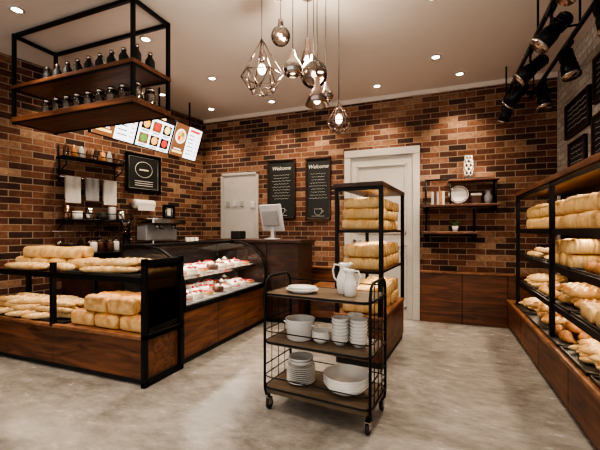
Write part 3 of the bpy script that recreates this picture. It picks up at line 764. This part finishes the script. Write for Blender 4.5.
# ---------------------------------------------------------------- pendants
def pend(x,y,z,kind,r):
    b=B('pendant_lamp'); 
    b.lathe([(.05,0),(.05,-.02),(.01,-.03)],(x,y,H),M_rose,20)
    if kind=='wire':
        top=(x,y,z+r*1.75); n=6
        b.rod((x,y,H-.02),(x,y,z+r*1.9),.003,M_blkm,6)
        R1=[(x+r*math.cos(i*2*PI/n+.3),y+r*math.sin(i*2*PI/n+.3),z) for i in range(n)]
        R2=[(x+.55*r*math.cos(i*2*PI/n+.3+PI/n),y+.55*r*math.sin(i*2*PI/n+.3+PI/n),z-r*.75) for i in range(n)]
        w_=.0045 if r>.1 else .0035
        for i in range(n):
            for a,e in ((R1[i],R1[(i+1)%n]),(R1[i],top),(R1[i],R2[i]),(R1[i],R2[i-1]),(R2[i],R2[(i+1)%n])): b.rod(a,e,w_,M_rose,6)
        b.lathe([(.018,.0),(.02,.02),(.016,.07),(.004,.085)],(x,y,z+r*.7),M_rose,14)
        b.rod((x,y,z+r*.7+.08),(x,y,z+r*1.9),.003,M_blkm,6)
        b.ball((x,y,z+r*.3),min(.03,r*.3),M_bulb,(1,1,1.3),12,8)
    elif kind=='globe':
        b.rod((x,y,H-.02),(x,y,z+r+.04),.003,M_blkm,6)
        b.lathe([(.004,.07),(.02,.06),(.024,0)],(x,y,z+r*.9),M_rose,16)
        b.ball((x,y,z),r,M_smoke,(1,1,1),24,14); b.ball((x,y,z),.016,M_bulb,(1,1,1.5),10,7)
    elif kind=='drop':
        b.rod((x,y,H-.02),(x,y,z+r*2),.003,M_blkm,6)
        b.lathe([(.006,r*2),(.018,r*1.6),(.022,r*1.2),(r*.8,r*.5),(r,0),(r*.85,-r*.5),(r*.6,-r*.65),(r*.56,-r*.62),(r*.8,-r*.4),(r*.93,0),(r*.7,r*.45)],(x,y,z),M_chrome,24)
        b.ball((x,y,z-r*.2),.022,M_bulb,seg=12,rings=7)
    else:
        b.rod((x,y,H-.02),(x,y,z+.16),.003,M_blkm,6)
        b.lathe([(.006,.17),(.02,.15),(.022,.09),(r*.6,.05),(r,-.04),(r*.96,-.04),(r*.55,.04)],(x,y,z),M_rose,24)
        b.ball((x,y,z-.01),.024,M_bulb,seg=12,rings=7)
    b.done()
def P(lat,dep):
    return (-.3665*dep+.9304*lat, .9304*dep+.3665*lat)
for lat,dep,z,kd,r in [(-.28,2.6,2.33,'wire',.155),(-.15,2.75,2.70,'globe',.075),(-.05,2.45,2.31,'drop',.07),(.10,2.6,2.34,'globe',.10),
    (.12,2.5,2.12,'cone',.085),(.20,2.75,2.24,'drop',.06),(.29,2.65,2.0,'wire',.09),(.06,2.8,2.55,'cone',.06),(-.16,2.5,2.86,'drop',.05)]:
    x,y=P(lat,dep); pend(x,y,z,kd,r)

# ---------------------------------------------------------------- track lights
s=B('track_light'); rx=.70; rz_=2.70
s.box((rx-.014,1.6,rz_),(rx+.014,4.75,rz_+.03),M_blk,.003)
s.box((rx+.25,1.6,rz_),(rx+.278,4.75,rz_+.03),M_blk,.003)
for y in (1.8,3.2,4.6):
    s.rod((rx,y,rz_+.03),(rx,y,H),.008,M_blk); s.rod((rx+.264,y,rz_+.03),(rx+.264,y,H),.008,M_blk); s.rod((rx,y,rz_+.02),(rx+.26,y,rz_+.02),.008,M_blk)
spots=[]
def tspot(y,tgt,x=rx):
    p=Vector((x,y,rz_-.17)); dr=(Vector(tgt)-p).normalized()
    s.rod((x,y,rz_),(x,y,rz_-.10),.009,M_blk)
    s.box((x-.02,y-.06,rz_-.03),(x+.02,y+.06,rz_),M_blk,.004)
    q=dr.to_track_quat('Z','Y').to_matrix().to_4x4(); Mx=Matrix.Translation(p)@q
    s.lathe([(.025,-.14),(.042,-.13),(.047,-.03),(.06,.01),(.066,.11),(.060,.11),(.05,.03)],(0,0,0),M_blk,22,Mx)
    s.lathe([(.066,.095),(.070,.10),(.066,.112)],(0,0,0),M_chrome,22,Mx)
    s.lathe([(.055,.075),(.0001,.08)],(0,0,0),M_dl,16,Mx)
    for k in range(4): s.lathe([(.053,-.115+k*.022),(.053,-.108+k*.022)],(0,0,0),M_blk,20,Mx)
    s.tube([tuple(Mx@Vector((.072,0,0))),tuple(Mx@Vector((.072,0,0))+Vector((0,0,.06))),(x,y,rz_-.08),tuple(Mx@Vector((-.072,0,0))+Vector((0,0,.06))),tuple(Mx@Vector((-.072,0,0)))],.006,M_blk,6)
    spots.append((p+dr*.13,dr))
for x,y,t_ in ((rx,2.3,(-1.2,2.0,.9)),(rx,2.85,(-.9,2.9,.9)),(rx+.264,2.75,(1.2,2.2,.9)),(rx,3.45,(-.9,3.7,1.3)),(rx+.264,3.45,(1.2,3.1,.9)),(rx,4.05,(-.4,4.98,1.4)),(rx+.264,4.2,(1.1,3.9,.9)),(rx,4.6,(.2,4.98,1.2))): tspot(y,t_,x)
s.done()

# ---------------------------------------------------------------- downlights
dls=[(-2.58,3.63),(-.04,4.06),(-.05,3.0),(-2.65,2.65),(-1.3,3.95),(-1.3,1.3),(-.05,1.4),(-2.6,1.2),(-3.3,1.9),(.3,.2),(-1.8,-.2)]
wash=[(-3.25,4.55),(-2.25,4.6),(-1.65,4.6),(-.75,4.6),(.22,4.6)]
def spot(loc,dr,W,size,blend=.6,col=(1,.83,.64),rad=.04):
    l=bpy.data.lights.new('spot_lamp','SPOT'); l.energy=W; l.spot_size=size; l.spot_blend=blend; l.color=col; l.shadow_soft_size=rad
    o=bpy.data.objects.new('spot_lamp',l); scene.collection.objects.link(o); o.location=loc
    o.rotation_euler=Vector(dr).to_track_quat('-Z','Y').to_euler()
for (x,y) in dls+wash:
    b=B('ceiling_downlight'); b.lathe([(.055,0),(.055,-.008),(.04,-.010),(.038,-.002)],(x,y,H),M_wht,24); b.lathe([(.038,-.003),(.0001,-.0035)],(x,y,H),M_dl,20); b.done()
for (x,y) in dls: spot((x,y,H-.03),(0,0,-1),(68 if y>2 else 42),1.9,.85,(1,.86,.70))
for (x,y) in wash: spot((x,y,H-.03),(0,.12,-1),55,1.65,.9,(1,.80,.58))
for p,dr in spots: spot(p,dr,32,.95,.7)
for y in (3.0,3.9):
    p=wp(y,.42); b=B('ceiling_downlight'); b.lathe([(.05,0),(.05,-.008),(.036,-.01),(.036,-.002)],(p[0],p[1],H),M_wht,24); b.lathe([(.036,-.003),(.0001,-.0035)],(p[0],p[1],H),M_dl,20); b.done()
    spot((p[0],p[1],H-.03),(-.15,0,-1),60,1.8,.9,(1,.80,.58))
for x in (-3.5,-2.6):
    b=B('ceiling_downlight'); b.lathe([(.055,0),(.055,-.008),(.04,-.010),(.038,-.002)],(x,1.55,H),M_wht,24); b.lathe([(.038,-.003),(.0001,-.0035)],(x,1.55,H),M_dl,20); b.done()
    spot((x,1.55,H-.03),(0,.30,-1),60,1.0,.7,(1,.84,.64))
def pt(loc,W,r=.08,col=(1,.84,.66)):
    l=bpy.data.lights.new('bulb_light','POINT'); l.energy=W; l.color=col; l.shadow_soft_size=r
    o=bpy.data.objects.new('bulb_light',l); scene.collection.objects.link(o); o.location=loc
x,y=P(.02,2.62); pt((x,y,2.47),30,.1)
def area(loc,sx,sy,W,rot,col=(1,.9,.78)):
    l=bpy.data.lights.new('led_and_fill_strip','AREA'); l.shape='RECTANGLE'; l.size=sx; l.size_y=sy; l.energy=W; l.color=col
    o=bpy.data.objects.new('led_and_fill_strip',l); scene.collection.objects.link(o); o.location=loc; o.rotation_euler=rot
area((-2.45,3.33,1.0),.05,1.4,6,(0,0,0)); area((-2.3,3.33,.725),.03,1.4,4,(0,0,0))
area((-3.1,2.2,.785),1.8,.03,4,(0,0,0),(1,.84,.64))  # added fill under the upper shelf to brighten the baguettes, no fixture there
for z in (1.56,1.16,.88,.58): area((.95,2.95,z),.03,3.2,5,(0,0,0),(1,.83,.62))
for z in (1.555,1.17,.8):
    q=MR@Vector((-.19,.5,z)); area(q,.03,.9,2.5,(0,0,-.082),(1,.83,.62))

# ---------------------------------------------------------------- world & camera
w=bpy.data.worlds.new('World'); scene.world=w; w.use_nodes=True
w.node_tree.nodes['Background'].inputs[0].default_value=(1,.955,.91,1); w.node_tree.nodes['Background'].inputs[1].default_value=1.0
cam=bpy.data.cameras.new('Camera'); co=bpy.data.objects.new('Camera',cam); scene.collection.objects.link(co)
co.location=(0,0,1.2); co.rotation_euler=(PI/2,0,math.radians(21.5)); cam.lens=21.3; cam.sensor_width=36; cam.shift_y=5/600; cam.clip_start=.05
scene.camera=co
scene.view_settings.view_transform='AgX'
try: scene.view_settings.look='AgX - High Contrast'
except Exception as e: print(e)
scene.view_settings.exposure=.28
